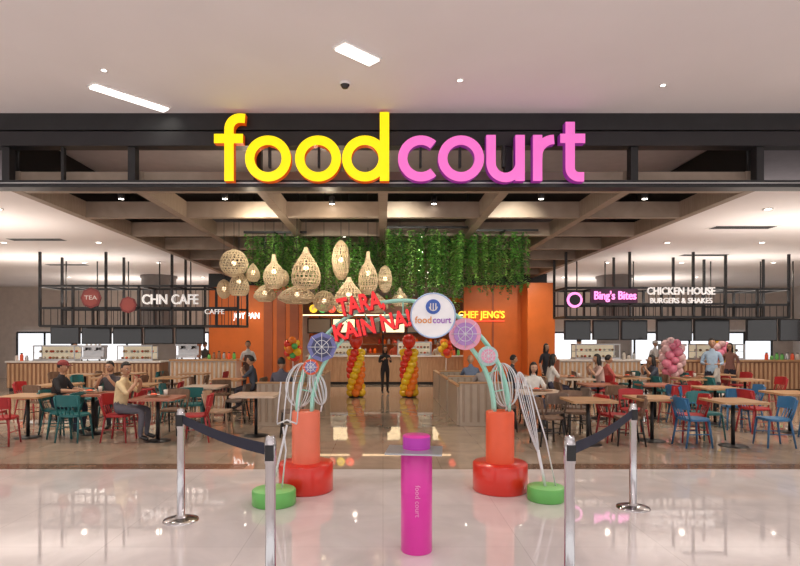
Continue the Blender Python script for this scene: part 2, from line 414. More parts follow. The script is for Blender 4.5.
for x,y in ((-2.2,9.4),(-.9,9.2)):
    L=bpy.data.lights.new('pendant_glow','POINT'); L.energy=16; L.color=(1,.82,.6); L.shadow_soft_size=.05
    o=bpy.data.objects.new('pendant_glow',L); sc.collection.objects.link(o); o.location=(x,y,3.7)

# ---------------- stanchions ----------------
b=B('queue_barrier_post')
b.lathe([(0,.035),(.05,.034),(.12,.022),(.165,.012),(.17,0)],chrome,n=36)
b.lathe([(.06,.03),(.045,.05),(.037,.055),(.037,.9),(.042,.905),(.042,1.06),(.037,1.065),(.037,1.085),(.03,1.1),(0,1.105)],chrome,n=28)
b.bx(-.03,.03,-.048,-.03,.93,1.04,black); b.bx(-.03,.03,.03,.048,.93,1.04,black)
pm=b.mesh()
LB=(PX(181,5.5),5.5); LF=(PX(270.5,3.97),3.97); RB=(PX(633,5.9),5.9); RF=(PX(569.5,3.97),3.97)
for p in (LB,LF,RB,RF):
    inst('queue_barrier_post',pm,(p[0],p[1],0))
def belt(p,q):
    b=B('retractable_barrier_belt'); V=[];N=16
    P=Vector(p);Q=Vector(q); t=(Q-P).normalized(); n=Vector((-t.y,t.x))*.0015
    P=P+t*.045;Q=Q-t*.045
    for i in range(N+1):
        f=i/N; c=P+(Q-P)*f; sag=-.03*4*f*(1-f); tw=.004*math.sin(f*6)
        for s_ in(-1,1):
            for z in(.955,1.04): V.append((c.x+n.x*s_+tw,c.y+n.y*s_,z+sag))
    Fc=[]
    for i in range(N):
        o=i*4;k=o+4
        Fc+=[(o,o+1,k+1,k),(o+2,o+3,k+3,k+2),(o,o+2,k+2,k),(o+1,o+3,k+3,k+1)]
    b.add(V,Fc,navy); b.finish()
belt(LB,LF); belt(RF,RB)

# ---------------- arch ----------------
YA=6.6; ax=PX(403,YA); az=.93
def pedestal(x,y,cm):
    b=B('arch_pedestal'); 
    b.lathe([(0,0),(.305,0),(.318,.012),(.318,.315),(.305,.33),(0,.33)],red,n=48)
    b.lathe([(.165,.33),(.165,.915),(.155,.93),(0,.93)],cm,n=40); b.finish((x,y,0))
pxl=PX(306,YA); pxr=PX(500,YA)
pedestal(pxl,YA,salmon); pedestal(pxr,YA,orange)
b=B('utensil_welcome_arch')
Rm=(pxr-pxl)/2; axc=(pxr+pxl)/2
kz=(2.24-.93)/(Rm+.1)
for R_ in (Rm-.07,Rm+.1):
    for yy in (YA-.05,YA+.05):
        b.tube([(axc+R_*math.cos(a*math.pi/48),yy,az-.01+R_*kz*math.sin(a*math.pi/48)) for a in range(49)],.021,mint,8)
for a in range(3,46,3):
    c,s_=math.cos(a*math.pi/48),math.sin(a*math.pi/48)
    b.cyl((axc+(Rm-.07)*c,YA,az+(Rm-.07)*kz*s_),(axc+(Rm+.1)*c,YA,az+(Rm+.1)*kz*s_),.009,mint,n=6)
tred=M('red_letter',(.9,.025,.03),.4,emit=.3,ecol=(1,.04,.04),noise=.02)  # slight emission brightens the letters, they are not lamps
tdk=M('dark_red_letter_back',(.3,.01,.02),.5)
def word(t,px,py,size,W,deg):
    R=Matrix.Rotation(math.radians(deg),3,'Y')
    c=Vector((PX(px,YA-.14),YA-.14,PZ(py,YA-.14)))
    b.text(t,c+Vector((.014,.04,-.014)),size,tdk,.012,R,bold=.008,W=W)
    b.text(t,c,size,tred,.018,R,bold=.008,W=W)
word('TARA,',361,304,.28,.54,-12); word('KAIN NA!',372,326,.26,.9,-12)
for px,py in ((345,310),(365,322),(392,320)):
    b.cyl((PX(px,YA),YA-.12,PZ(py,YA)),(PX(px,YA),YA,PZ(py,YA)),.01,mint,n=6)
cs=(PX(433,6.45),6.45,PZ(315.5,6.45)); r_=.255
b.disc(cs,r_,.03,M('sign_white',(.88,.88,.9),.4,emit=.1),'Y',48)
b.tube([(cs[0]+r_*math.cos(a*.1309),6.435,cs[2]+r_*math.sin(a*.1309)) for a in range(48)],.009,M('sign_rim_blue',(.45,.6,.85),.4),6,closed=True)
b.disc((cs[0],6.43,cs[2]+.1),.085,.012,M('logo_blue',(.05,.13,.5),.4),'Y',28)
for dx in(-.03,0,.03): b.bx(cs[0]+dx-.006,cs[0]+dx+.006,6.417,6.424,cs[2]+.06,cs[2]+.14,white)
b.tube([(cs[0]+.045*math.cos(a*.314-3.14),6.42,cs[2]+.1+.045*math.sin(a*.314-3.14)) for a in range(11)],.006,white,5)
b.text('food',(cs[0]-.112,6.43,cs[2]-.055),.11,M('logo_orange',(.8,.3,.05),.5),.003,bold=.001,W=.19)
b.text('court',(cs[0]+.1,6.43,cs[2]-.055),.11,M('logo_purple',(.35,.1,.5),.5),.003,bold=.001,W=.21)
b.cyl((cs[0],6.45,cs[2]+.05),(cs[0],YA,cs[2]+.05),.015,mint,n=8)
def deco(px,py,r,m1,m2,sides=24,yy=YA-.1):
    x,z=PX(px,yy),PZ(py,yy); r=r/F*yy
    b.disc((x,yy,z),r,.03,m1,'Y',sides)
    b.disc((x,yy-.02,z),r*.72,.02,m2,'Y',sides)
    for a in range(0,180,45):
        c,s_=math.cos(math.radians(a))*r*.9,math.sin(math.radians(a))*r*.9
        b.cyl((x-c,yy-.033,z-s_),(x+c,yy-.033,z+s_),.004,wire,n=5)
    b.tube([(x+r*.45*math.cos(k*.314),yy-.033,z+r*.45*math.sin(k*.314)) for k in range(20)],.004,wire,5,closed=True)
    b.cyl((x,yy,z),(x,YA,z),.012,mint,n=6)
blu=M('periwinkle',(.2,.22,.5),.4); pk=M('soft_pink',(.85,.4,.55),.4); lil=M('lilac',(.45,.25,.6),.4)
deco(322,347,15,blu,M('slate_navy',(.06,.07,.16),.4),8); deco(465,334,16,pk,lil); deco(488,356,10,M('pale_teal',(.45,.7,.68),.4),pk); deco(311,367,8,orange,blu)
def wireball(px,py,rx,rz,tilt,yy=YA):
    x,z=PX(px,yy),PZ(py,yy); rx=rx/F*yy; rz=rz/F*yy; R=Matrix.Rotation(math.radians(tilt),3,'Y')
    for k in range(6):
        a=k*math.pi/6+.2; P=[]
        for i in range(28):
            t=i/28*2*math.pi; p=Vector((rx*math.sin(t)*math.cos(a),rx*math.sin(t)*math.sin(a),rz*math.cos(t))); P.append(R@p+Vector((x,yy,z)))
        b.tube(P,.006,wire,5,closed=True)
    q=R@Vector((0,0,-rz)); b.tube([q+Vector((x,yy,z)),Vector((x+(q.x)*.6,yy,az-.01))],.012,wire,6)
wireball(301,385,15,22,8); wireball(504,385,14,22,-8); wireball(318,388,8,17,-14)
b.finish()
def drum(x,y,r,h):
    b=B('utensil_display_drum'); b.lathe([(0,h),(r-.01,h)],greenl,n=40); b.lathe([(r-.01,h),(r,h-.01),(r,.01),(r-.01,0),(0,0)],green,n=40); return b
dy=6.05
b=drum(0,0,.235,.16)
X0=PX(274,dy)
def rel(px,py,yy=0): return (PX(px,dy)-X0,yy,PZ(py,dy))
b.tube([rel(272,490),rel(280,455),rel(287,425)],.013,wire,6)
b.tube([rel(277,424),rel(287,420),rel(297,424)],.010,wire,6)
for px in (277,283.5,290,297): b.tube([rel(px,423),rel(px+1.5,405),rel(px+4,382)],.007,wire,6)
b.tube([rel(282,488),rel(286,450),rel(283,427)],.009,wire,6)
b.finish((X0,dy,0))
dy=6.2; X0=PX(546,dy)
b=drum(0,0,.205,.15)
b.tube([rel(546,490),rel(538,450)],.017,wire,8)
for k in range(4):
    a=k*math.pi/4; 
    A=Vector(rel(538,452)); Bp=Vector(rel(519,372)); ax_=(Bp-A); L_=ax_.length; ax_.normalize(); u=ax_.cross(Vector((0,1,0))).normalized(); v=ax_.cross(u)
    for sg in (-1,1):
        P=[]
        for i in range(21):
            t=i/20*math.pi; s_=(1-math.cos(t))/2
            P.append(A+ax_*L_*s_+(u*math.cos(a)+v*math.sin(a))*sg*.085*math.sin(t)*(.4+.6*s_))
        b.tube(P,.005,wire,5)
b.tube([rel(556,488),rel(546,440),rel(530,385)],.008,wire,6)
b.finish((X0,dy,0))
d=4.73; b=B('sanitizer_stand_pillar')
b.lathe([(0,0),(.128,0),(.132,.006),(.132,.85),(.128,.856),(.115,.858),(.115,.968),(.108,.975),(0,.975)],magenta,n=40)
b.lathe([(.116,.865),(.1165,.962)],purple,n=40)
b.text('food court',(0,-.134,.45),.06,M('pillar_letter',(.9,.35,.65),.5),.002,Matrix.Rotation(math.radians(90),3,'Y'))
b.box((-.02,-.06,.855),(.46,.36,.014),M('brushed_plate',(.45,.47,.5),.3,.5,noise=0),Matrix.Rotation(-.12,3,'Z'))
b.finish((PX(416.5,d),d,0))

# ---------------- furniture ----------------
def chairmesh(name,mat,legm):
    b=B('dining_chair')
    V=[];n=20
    for z,k in((.43,.94),(.45,1),(.465,.97)):
        for j in range(n):
            a=2*math.pi*j/n; c,s_=math.cos(a),math.sin(a)
            q=(abs(c)**4+abs(s_)**4)**-.25
            V.append((.215*q*c*k,.205*q*s_*k,z+(.012*s_*s_ if z>.45 else 0)))
    Fc=[(i*n+j,i*n+(j+1)%n,(i+1)*n+(j+1)%n,(i+1)*n+j) for i in range(2) for j in range(n)]+[tuple(range(n)),tuple(range(2*n,3*n))]
    b.add(V,Fc,mat,False)
    for sx in(-1,1):
        b.tube([(sx*.17,-.16,.44),(sx*.205,-.2,0)],.016,legm,8,radii=[.02,.014])
        b.tube([(sx*.17,.17,.44),(sx*.2,.24,0)],.016,legm,8,radii=[.02,.014])
        b.tube([(sx*.19,.17,.45),(sx*.205,.225,.65),(sx*.2,.26,.78)],.016,mat,8)
        b.tube([(sx*.188,-.18,.22),(sx*.186,.2,.22)],.009,legm,6)
    V=[];N=10
    for i in range(N+1):
        f=i/N*2-1; x=.22*f; y=.27-.07*f*f
        for (yy,zz) in((-.01,.62),(-.01,.82-.015*f*f),(.01,.82-.015*f*f),(.01,.62)):
            V.append((x,y+yy+(zz-.66)*.15,zz))
    Fc=[(i*4+j,i*4+(j+1)%4,(i+1)*4+(j+1)%4,(i+1)*4+j) for i in range(N) for j in range(4)]+[(0,1,2,3),(N*4,N*4+1,N*4+2,N*4+3)]
    b.add(V,Fc,mat)
    for x in(-.1,-.035,.035,.1): b.tube([(x,.19,.46),(x,.262,.64)],.009,mat,6)
    return b.mesh()
CH={'red':chairmesh('r',M('chair_red',(.42,.025,.03),.4),M('chair_red_leg',(.32,.025,.03),.4)),
    'teal':chairmesh('t',M('chair_teal',(.02,.16,.17),.4),M('chair_teal_leg',(.02,.12,.13),.4)),
    'blue':chairmesh('b',M('chair_blue',(.04,.17,.36),.4),M('chair_blue_leg',(.03,.13,.28),.4)),
    'brown':chairmesh('w',woodmat('chair_wood',(.16,.09,.06),(.24,.15,.1),.5,(6,6,2)),black),
    'grey':chairmesh('g',M('chair_greybrown',(.2,.15,.125),.5),black),
    'cream':chairmesh('c',woodmat('chair_lightwood',(.45,.3,.2),(.55,.38,.26),.5,(6,6,2)),M('chair_leg_tan',(.35,.23,.15),.5))}
def tablemesh(wx,wy,top):
    b=B('dining_table'); r=.05; V=[];n=0;ring=[]
    for (sx,sy,a0) in((1,1,0),(-1,1,90),(-1,-1,180),(1,-1,270)):
        for a in range(0,91,30):
            t=math.radians(a0+a); ring.append((sx*(wx/2-r)+r*math.cos(t),sy*(wy/2-r)+r*math.sin(t)))
    n=len(ring); V=[(x,y,.725) for x,y in ring]+[(x,y,.76) for x,y in ring]
    b.add(V,[(j,(j+1)%n,n+(j+1)%n,n+j) for j in range(n)]+[tuple(range(n)),tuple(range(n,2*n))],top)
    b.cyl((0,0,.03),(0,0,.72),.03,black,n=14); b.lathe([(0,.03),(.06,.028),(.21,.012),(.22,0)],black,n=28)
    b.box((0,0,.715),(.3,.3,.015),black)
    return b.mesh()
TS=tablemesh(.75,.75,wood); TW=tablemesh(.8,.8,M('table_cream',(.62,.5,.4),.3)); TR=tablemesh(.75,.75,M('table_redbrown',(.42,.16,.1),.3))
def setx(px,py,t,cols,front=None,back=None):
    d=PD(py,.76); x=PX(px,d); inst('dining_table',t,(x,d,0))
    for sx,c in((-1,cols[0]),(1,cols[1])):
        if c: inst('dining_chair',CH[c],(x+sx*.66,d,0),(math.pi/2 if sx<0 else -math.pi/2)+random.uniform(-.2,.2))
    if front: inst('dining_chair',CH[front],(x+random.uniform(-.05,.05),d-.68,0),math.pi+random.uniform(-.3,.3))
    if back: inst('dining_chair',CH[back],(x+random.uniform(-.05,.05),d+.68,0),random.uniform(-.2,.2))
    return x,d
T=[]
T.append(setx(93,393,TR,('teal','red'),'teal'))
T.append(setx(158,397,TR,('red','red'),None,'brown'))
setx(28,395,TS,('red','teal'),'red')
setx(205,386,TW,('teal','grey'),'teal')
setx(256,394,TW,('cream','grey'))
setx(140,384,TS,('cream','red'),'red'); setx(60,384,TS,('red','teal'),'brown')
setx(228,379,TS,('brown','brown'),'brown'); setx(172,377,TS,('red','brown')); setx(110,377,TS,('teal','brown'))
setx(195,373,TS,('brown','red')); setx(130,373,TS,('brown','teal')); setx(85,374,TS,('brown','brown'))
T.append(setx(540,391,TW,('grey','grey'),'grey'))
setx(598,384,TR,('brown','teal'),'brown'); setx(588,399,TS,('brown','brown'),None,'brown')
setx(655,384,TR,('red','red'),'red'); setx(652,397,TS,('red','red'),None,'red')
setx(715,387,TS,('blue','blue'),'blue'); setx(733,400,TS,('blue','blue'),None,'teal'); setx(790,392,TS,('red','blue'),'blue')
setx(690,378,TS,('teal','red')); setx(630,377,TS,('teal','brown')); setx(575,378,TW,('brown','red')); setx(745,379,TS,('teal','red')); setx(535,377,TS,('brown','brown'))
setx(605,373,TS,('brown','teal')); setx(660,373,TS,('brown','red')); setx(715,374,TS,('teal','red'))

def booth(x0,x1,y0,side):
    b=B('booth_bench'); up=M('booth_taupe_fabric',(.33,.27,.23),.8,bump=.1); pn=M('booth_panel_beige',(.44,.36,.29),.4)
    b.bx(x0,x1,y0,y0+.08,0,.86,pn); b.bx(x0-.02,x1+.02,y0-.02,y0+.1,.86,.89,wood)
    for k in range(7):
        xx=x0+(x1-x0)*(k+.5)/7; b.bx(xx-.025,xx+.025,y0-.02,y0,.08,.84,M('booth_slats',(.34,.26,.2),.5))
    b.bx(x0+.03,x1-.03,y0+.08,y0+.2,.35,.84,up); b.bx(x0+.03,x1-.03,y0+.2,y0+.62,.32,.46,up); b.bx(x0+.06,x1-.06,y0+.12,y0+.58,0.0,.32,black)
    xi=(x1 if side<0 else x0); b.bx(xi-.04,xi+.04,y0+.1,y0+1.75,0,.78,pn); b.bx(xi-.05,xi+.05,y0+.1,y0+1.75,.78,.81,wood)
    b.finish(bevel=.008)
for k in range(3):
    booth(-2.55,-1.62,11.3+1.9*k,-1); booth(1.55,2.6,11.3+1.9*k,1)
    inst('dining_table',TS,(-2.12,12.45+1.9*k,0)); inst('dining_table',TS,(2.12,12.45+1.9*k,0))

def counter(x0,x1,y,h,front,top,items=True,depth=.7):
    b=B('service_counter'); b.bx(x0,x1,y,y+depth,.1,h,front); b.bx(x0-.03,x1+.03,y-.05,y+depth+.03,h,h+.05,top); b.bx(x0+.05,x1-.05,y+.05,y+depth,0,.1,black)
    n=int((x1-x0)/.14)
    for k in range(n):
        xx=x0+(k+.5)*(x1-x0)/n; b.bx(xx-.035,xx+.035,y-.025,y,.12,h-.04,woodd)
    b.finish()
cream=M('counter_cream',(.7,.64,.58),.35); wtop=M('counter_white_top',(.8,.77,.74),.25)
counter(-12.5,-7.4,18.6,.95,woodbrown,wtop); counter(-7.1,-4.9,18.7,1.0,cream,wood)
counter(-2.9,3.3,21.2,1.05,woodd,wtop)
counter(5.9,8.6,18.7,1.0,cream,wtop); counter(8.9,14.5,18.2,1.0,woodbrown,wood)
def case(x,y,z,w_=1.2):
    b=B('glass_display_case'); b.bx(-w_/2,w_/2,-.25,.25,0,.06,steel); b.bx(-w_/2,w_/2,-.25,.25,.48,.52,steel)
    for sx in(-1,1):
        for sy in(-1,1): b.bx(sx*(w_/2-.02)-.015,sx*(w_/2-.02)+.015,sy*.23-.015,sy*.23+.015,.06,.48,steel)
    b.bx(-w_/2+.03,w_/2-.03,-.2,.2,.26,.275,glass)
    for k in range(9):
        for zz in(.06,.275): b.ell((-w_/2+.12+k*(w_-.24)/8,random.uniform(-.1,.1),zz+.04),(.05,.05,.04),random.choice((wood,orange,cream,woodbrown)),8,6)
    b.bx(-w_/2+.03,w_/2-.03,.24,.25,.06,.48,M('case_glow',(.7,.55,.4),.5,emit=.35,ecol=(1,.85,.6))); b.finish((x,y,z))
for x,y,z,w_ in ((-11,18.95,1.0,1.4),(-8.3,18.95,1.0,1.2),(-1.5,21.5,1.1,1.3),(1.2,21.5,1.1,1.3),(7.2,19.0,1.05,1.5),(11,18.5,1.05,1.6)): case(x,y,z,w_)
def espresso(x,y,z):
    b=B('espresso_machine'); b.bx(-.35,.35,-.2,.25,.05,.14,steel); b.bx(-.35,.35,.0,.25,.14,.45,steel); b.bx(-.37,.37,-.22,.27,.45,.52,steel)
    for xx in(-.18,.18): b.cyl((xx,-.1,.36),(xx,-.1,.45),.04,black,n=12); b.cyl((xx,-.1,.36),(xx,-.28,.35),.013,black,n=8)
    for xx in(-.25,-.1,.05,.2): b.lathe([(.03,.52),(.04,.6),(.036,.6),(.0,.53)],white,c=(xx,.05,0),n=12)
    for xx in(-.3,.3):
        for yy in(-.17,.2): b.cyl((xx,yy,0),(xx,yy,.05),.02,black,n=8)
    b.finish((x,y,z))
espresso(-6.6,19.0,1.05); espresso(-9.8,18.95,1.0); espresso(9.6,18.6,1.05)
def jars(x,y,z,n):
    b=B('condiment_jars')
    for k in range(n):
        xx=k*.17; h=random.uniform(.14,.26); c=random.choice((cream,orange,green,woodbrown,steel))
        b.lathe([(0,0),(.05,0),(.055,.02),(.055,h*.75),(.035,h*.88),(.035,h)],c,c=(xx,0,0),n=14); b.lathe([(.038,h),(.038,h+.03),(0,h+.03)],black,c=(xx,0,0),n=14)
    b.finish((x,y,z))
jars(-5.9,19.0,1.05,6); jars(-2.75,21.4,1.1,4); jars(2.2,21.4,1.1,5); jars(8.15,18.95,1.05,3); jars(12.6,18.4,1.05,9); jars(-12.3,18.8,1.0,3)

b=B('menu_board'); warm=M('menu_panel_lit',(.9,.75,.5),.5,emit=1.1,ecol=(1,.78,.5),noise=.25,scale=9)
for k in range(6):
    x=-2.7+k*1.05; b.bx(x-.5,x+.5,23.7,23.78,1.95,2.6,black); b.bx(x-.45,x+.45,23.68,23.7,2.0,2.55,warm if k%2 else M('menu_panel_dark',(.08,.07,.06),.3,emit=.1,ecol=(.8,.5,.3)))
for k in (-2.7,2.55): b.cyl((k,23.74,2.6),(k,23.74,ZC),.02,black,n=6)
b.finish()
b=B('kitchen_back_shelf')
for z in(1.1,1.5,1.85): b.bx(-2.9,3.2,23.9,24.28,z-.02,z,woodbrown)
for x in(-2.9,0,3.2): b.bx(x-.03,x+.03,23.9,24.28,0,1.9,black)
for k in range(30):
    z=random.choice((1.1,1.5)); x=-2.75+k*.2; m=random.choice((orange,cream,red,steel,green,yel_s)); b.lathe([(0,0),(.06,0),(.065,.15),(.03,.22),(0,.22)],m,c=(x,24.08,z),n=10)
b.finish()
for x in (-2,0,2): lamp(x,22.5,3.7,120,(1,.8,.55),show=False)
b=B('stall_header_canopy'); b.bx(-3.1,3.5,21.0,21.25,2.62,3.1,M('canopy_brown',(.12,.06,.04),.5)); b.bx(-3.1,3.5,20.98,21.0,2.6,2.64,M('warm_led_strip',(1,.7,.4),.5,emit=3,ecol=(1,.7,.4),noise=0))
for x in(-2.9,3.3): b.cyl((x,21.12,3.1),(x,21.12,ZC),.025,black,n=6)
ltg=M('sign_green_lit',(.1,.8,.2),.5,emit=.8); lty=M('sign_yellow_lit',(1,.7,.05),.5,emit=1.1); ltr=M('sign_red_lit',(1,.1,.05),.5,emit=1.0); ltw=M('sign_white_lit',(1,.95,.95),.5,emit=1.3); ltp=M('sign_pink_lit',(1,.3,.7),.5,emit=1.3); ltd=M('sign_white_soft',(.85,.83,.82),.5,emit=.4)
cc=[lty,ltg,ltr,lty,ltr]
for i in range(5):
    b.disc((-2.6+i*.34,20.95,2.86),.15,.04,cc[i],'Y',20); b.text('PINOY'[i],(-2.6+i*.34,20.92,2.86),.22,white,.005,bold=.004)
b.finish()
b=B('wall_sign_yellow'); b.text("CHEF JENG'S",(0,0,.0),.34,lty,.03,bold=.004,W=1.6)
b.bx(-.8,.8,.02,.05,-.22,-.19,ltr); b.ell((-1.0,.0,0),(.14,.04,.14),ltr,14,8); b.finish((PX(482,19.3),19.42,PZ(315,19.4)))
b=B('wall_sign_white'); b.text("JOY PAN",(0,0,.0),.3,ltw,.03,bold=.003,W=.9); b.finish((PX(246,19.3),19.42,PZ(316,19.4)))

def frame(x0,x1,y0,y1,zl,zh,n,ztop=4.0):
    b=B('hanging_steel_display_rack'); t=.028
    for y in(y0,y1):
        for z in(zl,zl+(zh-zl)*.45,zh): b.bx(x0,x1,y-t,y+t,z-t,z+t,black)
        for k in range(n+1):
            x=x0+(x1-x0)*k/n; b.bx(x-t,x+t,y-t,y+t,zl,ztop if k%2==0 else zh,black)
    for k in range(n+1):
        x=x0+(x1-x0)*k/n
        for z in(zl,zh): b.bx(x-t,x+t,y0,y1,z-t,z+t,black)
    b.bx(x0,x1,y0,y1,zl-.01,zl+.01,M('mesh_shelf',(.05,.045,.04),.6))
    for k in range(int((x1-x0)/.18)):
        x=x0+.1+k*.18; b.bx(x-.007,x+.007,y0-.006,y0+.006,zl,zl+(zh-zl)*.45,black); b.bx(x-.007,x+.007,y1-.006,y1+.006,zl,zh,black)
    return b
def octa(b,x,y,z,r,m1,m2,t=None):
    b.disc((x,y,z),r,.03,m1,'Y',8); b.disc((x,y-.02,z),r*.8,.01,m2,'Y',8)
    if t: b.text(t,(x,y-.03,z),r*.55,white,.003,W=r*1.2)
d=14.5; x0=PX(40,d); x1=PX(238,d)
b=frame(x0,x1,d,d+1.0,PZ(326,d),PZ(286,d),6)
octa(b,PX(92,d),d-.04,PZ(298,d),.27,M('sign_maroon',(.2,.03,.03),.4),M('sign_maroon2',(.3,.06,.05),.4),'TEA'); octa(b,PX(129,d),d-.04,PZ(305,d),.22,M('sign_maroon',(.2,.03,.03),.4),M('sign_maroon2',(.3,.06,.05),.4))
b.text('CHN CAFE',(PX(171,d),d-.05,PZ(300,d)),.36,ltd,.03,bold=.004,W=1.45)
b.text('CAFFE',(PX(215,d),d-.05,PZ(312,d)),.18,ltd,.02,W=.5)
b.finish()
x0=PX(566,d); x1=PX(725,d)
b=frame(x0,x1,d,d+1.0,PZ(317,d),PZ(288,d),5)
b.disc((PX(574,d),d-.04,PZ(300,d)),.2,.04,ltp,'Y',24); b.disc((PX(574,d),d-.07,PZ(300,d)),.14,.02,black,'Y',24)
b.bx(PX(590,d),PX(637,d),d-.04,d-.0,PZ(303,d),PZ(289,d),M('sign_backing_plum',(.06,.01,.05),.5))
b.text("Bing's Bites",(PX(614,d),d-.07,PZ(296,d)),.3,ltp,.02,bold=.003,W=1.08)
b.text('CHICKEN HOUSE',(PX(680,d),d-.05,PZ(291.5,d)),.27,ltd,.02,bold=.003,W=1.75)
b.text('BURGERS & SHAKES',(PX(680,d),d-.05,PZ(301,d)),.2,ltd,.02,W=1.6)
b.finish()
x0=PX(735,d); x1=PX(800,d); b=frame(x0,x1,d+.4,d+1.4,PZ(317,d),PZ(288,d),2); b.finish()
def screens(x0,x1,y,z0,z1,n):
    b=B('menu_screen_bank'); w_=(x1-x0)/n
    for k in range(n):
        xa=x0+k*w_+.03; xb=x0+(k+1)*w_-.03
        b.box(((xa+xb)/2,y,(z0+z1)/2),(xb-xa,.06,z1-z0),black); b.box(((xa+xb)/2,y-.035,(z0+z1)/2),(xb-xa-.06,.01,z1-z0-.06),screen)
        b.cyl(((xa+xb)/2,y+.03,z1),((xa+xb)/2,y+.03,3.99),.02,black,n=6)
    b.finish()
screens(PX(50,16.2),PX(206,16.2),16.2,PZ(344,16.2),PZ(325,16.2),5)
screens(PX(563,16.2),PX(648,16.2),16.2,PZ(340,16.2),PZ(320,16.2),3); screens(PX(655,16.2),PX(730,16.2),16.2,PZ(341,16.2),PZ(319,16.2),2)
screens(PX(745,16.2),PX(810,16.2),16.2,PZ(341,16.2),PZ(319,16.2),2)

# ---------------- balloons ----------------
by=M('balloon_yellow',(.95,.6,.02),.25,coat=.5,noise=.02); brd=M('balloon_red',(.8,.04,.02),.25,coat=.5,noise=.02); bo=M('balloon_orange',(.95,.22,.02),.25,coat=.5,noise=.02)
bp=M('balloon_pink',(.85,.25,.38),.25,coat=.5,noise=.02); bpl=M('balloon_blush',(.9,.6,.62),.25,coat=.5,noise=.02); bg=M('balloon_green',(.1,.5,.12),.25,coat=.5,noise=.02)
def bl(b,c,r,m,dirv=(0,0,-1)):
    R=Vector((0,0,-1)).rotation_difference(Vector(dirv)).to_matrix()
    b.ell(c,(r,r,r*1.15),m,12,9,R,fn=lambda p:Vector((p.x*(1+.12*p.z),p.y*(1+.12*p.z),p.z)))
    k=Vector(c)+Vector(dirv)*r*1.15; b.tube([k,k+Vector(dirv)*.02],.01,m,6,radii=[.005,.014])
def column(x,y,h,top=True):
    b=B('balloon_column'); b.lathe([(0,.03),(.2,.02),(.22,0)],black,n=20); b.cyl((0,0,.02),(0,0,h),.012,black,n=6)
    n=int(h/.17); 
    for i in range(n):
        z=.14+i*.17
        for k in range(4):
            a=k*math.pi/2+i*.42; dv=(-math.cos(a),-math.sin(a),0)
            bl(b,(.145*math.cos(a),.145*math.sin(a),z),.13,(by,brd,by,bo)[k],dv)
    bl(b,(0,0,h+.16),.2,brd); b.finish((x,y,0))
column(PX(356,16.8),16.8,1.5); column(PX(409,16.8),16.8,1.5)
def cluster(x,y,z0,h,w_,mats,n,stand=True):
    b=B('balloon_cluster')
    for i in range(n):
        a=i*2.4; t=(i+.5)/n; rr=w_*math.sqrt(max(.05,1-(2*t-1)**2)); r=random.uniform(.09,.14)
        c=Vector((rr*.8*math.cos(a),rr*.8*math.sin(a),z0+h*t)); dv=-(c-Vector((0,0,c.z))); dv=dv.normalized() if dv.length>.01 else Vector((0,0,-1)); bl(b,c,r,mats[i%len(mats)],tuple(dv))
    b.cyl((0,0,.02),(0,0,z0+h*.9),.015,white,n=6); b.lathe([(0,.03),(.2,.02),(.22,0)],white,n=20); b.finish((x,y,0))
cluster(PX(294,17.5),17.3,1.15,.55,.2,(brd,by,bg,bo),16)
cluster(PX(672,15.6),15.6,.7,1.0,.27,(bp,bpl,bpl,bp),34)
cluster(PX(446,18),18,1.2,.45,.16,(bo,by,brd),10)
cluster(PX(720,17.6),17.6,1.0,.7,.2,(bpl,bp,by),18)

